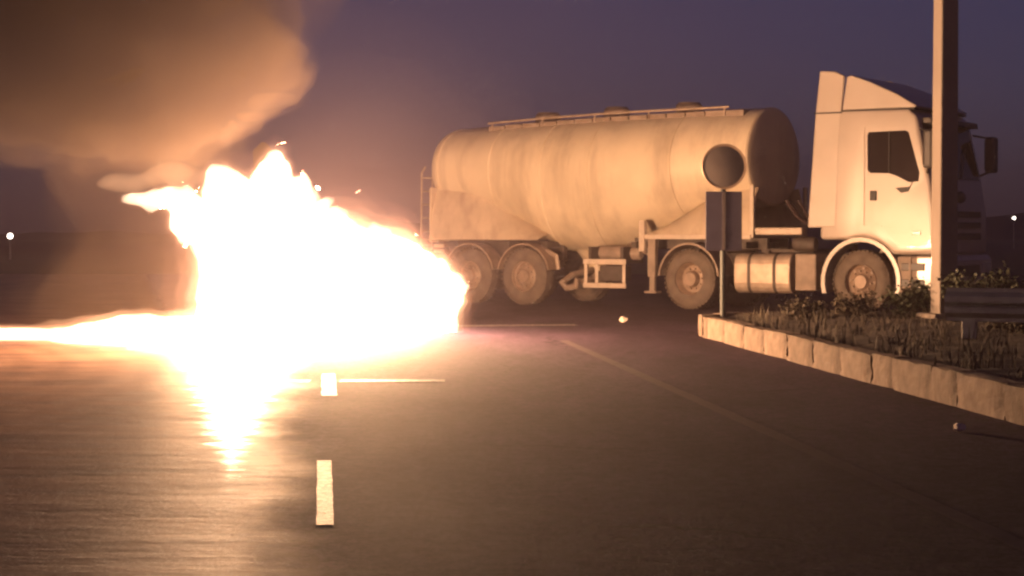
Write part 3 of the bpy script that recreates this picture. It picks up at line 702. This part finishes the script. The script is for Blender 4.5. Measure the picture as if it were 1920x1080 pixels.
# ------------------------------------------------------------------ fire and smoke
from mathutils import noise as mn
def cloud(name, els, grow, vox, warp, origin, seed=0.0, cut=0.012, kn=0.0):
    """closed lumpy body round a set of ellipsoids, kept above the road"""
    bm = bmesh.new()
    for c, r_ in els:
        mtx = Matrix.Translation(Vector(c)-Vector(origin)) @ Matrix.Diagonal((r_[0]*grow, r_[1]*grow, r_[2]*grow, 1))
        bmesh.ops.create_icosphere(bm, subdivisions=3 if max(r_) > .35 else 2 if max(r_) > .18 else 1, radius=1, matrix=mtx)
    me = bpy.data.meshes.new(name); bm.to_mesh(me); bm.free()
    o = bpy.data.objects.new(name, me); COL.objects.link(o)
    m_ = o.modifiers.new('r', 'REMESH'); m_.mode = 'VOXEL'; m_.voxel_size = vox
    m2 = o.modifiers.new('s', 'SMOOTH'); m2.iterations = 4
    bpy.context.view_layer.update(); dg_ = bpy.context.evaluated_depsgraph_get()
    nm = bpy.data.meshes.new_from_object(o.evaluated_get(dg_)); o.modifiers.clear(); o.data = nm
    nrm = [v.normal.copy() for v in nm.vertices]
    for v, nn in zip(nm.vertices, nrm):
        w = v.co + Vector(origin); dsp = Vector((0, 0, 0))
        for sc, amp, st in warp:
            q = Vector((w.x*sc*st[0]+seed, w.y*sc*st[1]-seed, w.z*sc*st[2]+2*seed))
            dsp += nn*(mn.noise(q)*amp*kn) + Vector((mn.noise(q+Vector((9, 3, 1))), mn.noise(q+Vector((2, 8, 5))), mn.noise(q+Vector((5, 1, 9)))))*amp
        v.co = v.co + dsp
        if v.co.z + origin[2] < cut: v.co.z = cut - origin[2]
    nm.materials.clear(); nm.polygons.foreach_set('use_smooth', [True]*len(nm.polygons))
    return o
def gas(name, col, st):
    m = bpy.data.materials.new(name); m.use_nodes = True; nt = m.node_tree; nt.nodes.clear()
    out = nt.nodes.new('ShaderNodeOutputMaterial'); e = nt.nodes.new('ShaderNodeEmission')
    e.inputs[0].default_value = (*col, 1); e.inputs[1].default_value = st
    nt.links.new(e.outputs[0], out.inputs['Volume']); m.cycles.homogeneous_volume = True; return m
def fume(name, col, dens, aniso=0.2):
    m = bpy.data.materials.new(name); m.use_nodes = True; nt = m.node_tree; nt.nodes.clear()
    out = nt.nodes.new('ShaderNodeOutputMaterial'); v = nt.nodes.new('ShaderNodeVolumePrincipled')
    v.inputs['Color'].default_value = (*col, 1); v.inputs['Density'].default_value = dens; v.inputs['Anisotropy'].default_value = aniso
    v.inputs['Density Attribute'].default_value = ''
    nt.links.new(v.outputs[0], out.inputs['Volume']); m.cycles.homogeneous_volume = True; return m
FO = (-2.5, 21.5, 0.0)
flames = [((-2.85, 20.0, 0.65), (0.72, 1.0, 1.22)), ((-3.15, 20.3, 0.85), (0.36, 0.8, 0.95)), ((-2.68, 20.0, 1.85), (0.24, 0.4, 0.46)), ((-3.2, 20.1, 1.72), (0.26, 0.4, 0.32)),
          ((-2.05, 22.0, 0.5), (0.90, 1.3, 1.05)), ((-1.40, 24.0, 0.4), (0.66, 1.4, 0.92)), ((-1.12, 24.5, 0.45), (0.40, 0.8, 0.62)), ((-2.6, 19.2, 0.2), (0.65, 1.0, 0.5)),
          ((-3.6, 20.5, 1.42), (0.30, 0.4, 0.26))]
low = [((-4.3, 22.4, 0.0), (1.5, 1.5, 0.34)), ((-6.3, 23.0, 0.0), (2.4, 0.9, 0.15)), ((-3.2, 21.2, 0.0), (1.4, 1.6, 0.5))]
fire = empty('fire', FO, 0, 'white-hot blaze burning on the road in front of the tanker', 'fire')
rl_ = random.Random(21)
def tongue(p, dr, ln_, r0):
    p = Vector(p); dr = Vector(dr).normalized(); bend = Vector((rl_.uniform(-.5, .3), 0, rl_.uniform(-.1, .4)))
    for q in range(10):
        t = q/9; c = p + dr*ln_*t + bend*ln_*t*t*.6; r_ = r0*(1-t)**.8 + .032
        flames.append(((c.x, c.y, c.z), (r_, r_*1.3, r_*1.25)))
CREST = [(-3.7, 0.9), (-3.45, 1.55), (-3.2, 1.85), (-2.95, 1.62), (-2.65, 2.05), (-2.3, 1.72), (-1.9, 1.42), (-1.5, 1.28), (-1.15, 1.05), (-0.85, 0.75)]
for k in range(30):                                     # licks along the crest
    t = (k+rl_.random())/30; cx_ = lerp(-3.38, -0.9, t); cy_ = lerp(20.0, 24.6, t**1.15); cz_ = interp(CREST, cx_)
    up_ = rl_.uniform(.6, 1); out_ = lerp(-.6, .75, t) + rl_.gauss(0, .35)
    tongue((cx_, cy_+rl_.gauss(0, .2), cz_-.28), (out_, 0, up_), rl_.uniform(.16, .40), rl_.uniform(.12, .20))
for k in range(8):
    tongue((-1.1+rl_.gauss(0, .06), 24.3+rl_.gauss(0, .3), .1+.08*k), (1, 0, rl_.uniform(-.1, .8)), rl_.uniform(.15, .35), rl_.uniform(.07, .12))
flames += [((-3.72, 20.4, 1.60), (.24, .25, .20)), ((-3.92, 20.4, 1.72), (.22, .22, .14)), ((-4.10, 20.4, 1.78), (.19, .2, .11)), ((-4.27, 20.4, 1.80), (.14, .16, .08))]
WF = [(1.3, 0.18, (1, 1, .8)), (3.2, 0.10, (1, 1, .8)), (7.0, 0.05, (1, 1, 1)), (13.0, 0.02, (1, 1, 1))]
for name, grow, col, st in (('flame_glow', 1.32, (1.0, 0.38, 0.22), 0.10), ('outer_flame', 1.18, (1.0, 0.42, 0.22), 0.28), ('flame', 1.06, (1.0, 0.54, 0.28), 0.9), ('flame_core', 0.93, (1.0, 0.76, 0.50), 10.0)):
    o = cloud(name, flames, grow, 0.042, WF, FO); o.parent = fire; o.data.materials.append(gas(name, col, st))
for name, grow, col, st in (('ground_flame', 1.12, (1.0, 0.45, 0.22), 0.6), ('ground_flame_core', 0.9, (1.0, 0.75, 0.48), 4.0)):
    o = cloud(name, low, grow, 0.05, [(1.2, 0.10, (1, 1, 1)), (4, 0.05, (1, 1, 1))], FO, 3.1); o.parent = fire; o.data.materials.append(gas(name, col, st))
for k, els in enumerate(([((-2.88, 21.6, 2.93), (.30, .2, .10)), ((-3.1, 21.6, 2.75), (.2, .2, .08))], [((-3.28, 21.0, 2.40), (.07, .1, .16)), ((-3.18, 21.0, 2.54), (.06, .1, .10))], [((-4.3, 20.8, 1.92), (.38, .2, .11)), ((-3.85, 20.8, 1.99), (.38, .2, .14)), ((-4.55, 20.8, 1.88), (.2, .2, .07))])):
    o = cloud('flame_wisp', els, 1.0, 0.03, [(2.5, 0.10, (1, 1, 1))], FO, 8.7+k); o.parent = fire; o.data.materials.append(gas('flame_wisp', (1.0, 0.50, 0.24), (0.25, 0.6, 1.1)[k]))
def lamp(loc, watts, rad):
    l = bpy.data.lights.new('fire_light', 'POINT'); l.energy = watts*FIRE_POWER; l.color = FIRE_COL; l.shadow_soft_size = rad
    o = bpy.data.objects.new('fire_light', l); COL.objects.link(o); o.parent = fire; o.location = [loc[i]-FO[i] for i in range(3)]
lamp((-3.05, 20.4, 1.1), 600, 0.36); lamp((-2.35, 22.4, 0.9), 5400, 0.42); lamp((-1.75, 23.4, 0.6), 1500, 0.32); lamp((-4.0, 22.2, 0.24), 650, 0.13)

SO = (-4.5, 22.5, 3.0)
plume = [((-5.6, 22.4, 3.75), (2.4, 1.5, 1.45)), ((-4.1, 22.1, 3.35), (1.0, 1.0, 1.0)), ((-6.5, 23.0, 6.3), (4.4, 2.4, 2.9)), ((-3.65, 22.1, 4.3), (0.8, 0.7, 1.2)), ((-3.7, 22.0, 2.8), (0.55, 0.5, 0.4))]
rs_ = random.Random(5)
for k in range(30):                                     # billows on the under side and the edge of the plume
    t = k/29; x_ = lerp(-6.6, -2.95, t) + rs_.gauss(0, .12); z_ = interp([(-6.6, 2.75), (-5.9, 2.42), (-5.2, 2.35), (-4.6, 2.36), (-4.0, 2.28), (-3.4, 2.42), (-2.95, 3.0)], x_) + rs_.uniform(-.02, .45); r_ = rs_.uniform(.22, .46)
    plume.append(((x_, 21.9+rs_.gauss(0, .35), z_), (r_*1.15, r_, r_*.8)))
for k in range(9):
    r_ = rs_.uniform(.25, .5); plume.append(((rs_.uniform(-3.35, -2.95), 22+rs_.gauss(0, .3), 3.1+.25*k), (r_, r_, r_)))
veil = [((-4.7, 24.8, 1.1), (1.1, 0.8, 1.9)), ((-5.75, 24.4, 1.3), (0.35, 0.4, 1.9)), ((-3.9, 24.4, 0.6), (0.9, 0.8, 1.0))]
WS = [(0.55, 0.30, (1, 1, 1)), (1.4, 0.24, (1, 1, 1)), (3.2, 0.10, (1, 1, 1))]
sm = cloud('smoke', plume, 1.0, 0.11, WS, SO, 1.7, kn=0.5); sm.location = SO; sm.data.materials.append(fume('soot_smoke', (0.125, 0.098, 0.086), 0.8))
tag(sm, 'thick brown smoke billowing up left above the fire', 'smoke', None, 'stuff')
so_ = cloud('smoke_fringe', plume, 1.2, 0.13, WS, SO, 1.7, kn=0.5); so_.parent = sm; so_.data.materials.append(fume('smoke_fringe', (0.14, 0.11, 0.095), 0.11))
ve = cloud('smoke_veil', veil, 1.0, 0.13, [(0.7, 0.55, (1, 1, .8)), (1.8, 0.22, (1, 1, .6))], SO, 5.2, kn=1.0); ve.location = SO
ve.data.materials.append(fume('thin_smoke', (0.36, 0.27, 0.20), 0.20))
vf = cloud('smoke_fringe', veil, 1.35, 0.15, [(0.7, 0.7, (1, 1, .8)), (1.6, 0.3, (1, 1, .6))], SO, 5.2, kn=1.0); vf.parent = ve; vf.data.materials.append(fume('thin_fringe', (0.34, 0.26, 0.19), 0.08))
pink = [((-1.9, 23.4, 2.1), (2.3, 1.5, 1.9)), ((-3.4, 23.0, 1.6), (2.0, 1.4, 1.6))]  # thin smoke shells added for the pink glow round the fire
for k_ in (0.5, 0.8, 1.1):
    vf = cloud('smoke_fringe', pink, k_, 0.16, [(0.5, 0.35, (1, 1, 1)), (1.5, .12, (1, 1, 1))], SO, 2.2); vf.parent = ve; vf.data.materials.append(fume('warm_glow', (0.46, 0.38, 0.48), 0.0058))
tag(ve, 'thin lit smoke hanging low left behind the blaze', 'smoke', None, 'stuff')

# ------------------------------------------------------------------ air
hz = MB().box(-168, 168, -19, 328, -1.0, 12.0).build('haze', None)
m = bpy.data.materials.new('haze_air'); m.use_nodes = True; nt = m.node_tree; nt.nodes.clear()
out = nt.nodes.new('ShaderNodeOutputMaterial'); v = nt.nodes.new('ShaderNodeVolumePrincipled')
v.inputs['Color'].default_value = (0.80, 0.66, 0.74, 1); v.inputs['Density'].default_value = 0.0018; v.inputs['Anisotropy'].default_value = 0.2; m.cycles.homogeneous_volume = True
nt.links.new(v.outputs[0], out.inputs['Volume']); hz.data.materials.append(m)
tag(hz, 'smoky evening air over the whole junction', 'haze', None, 'stuff')
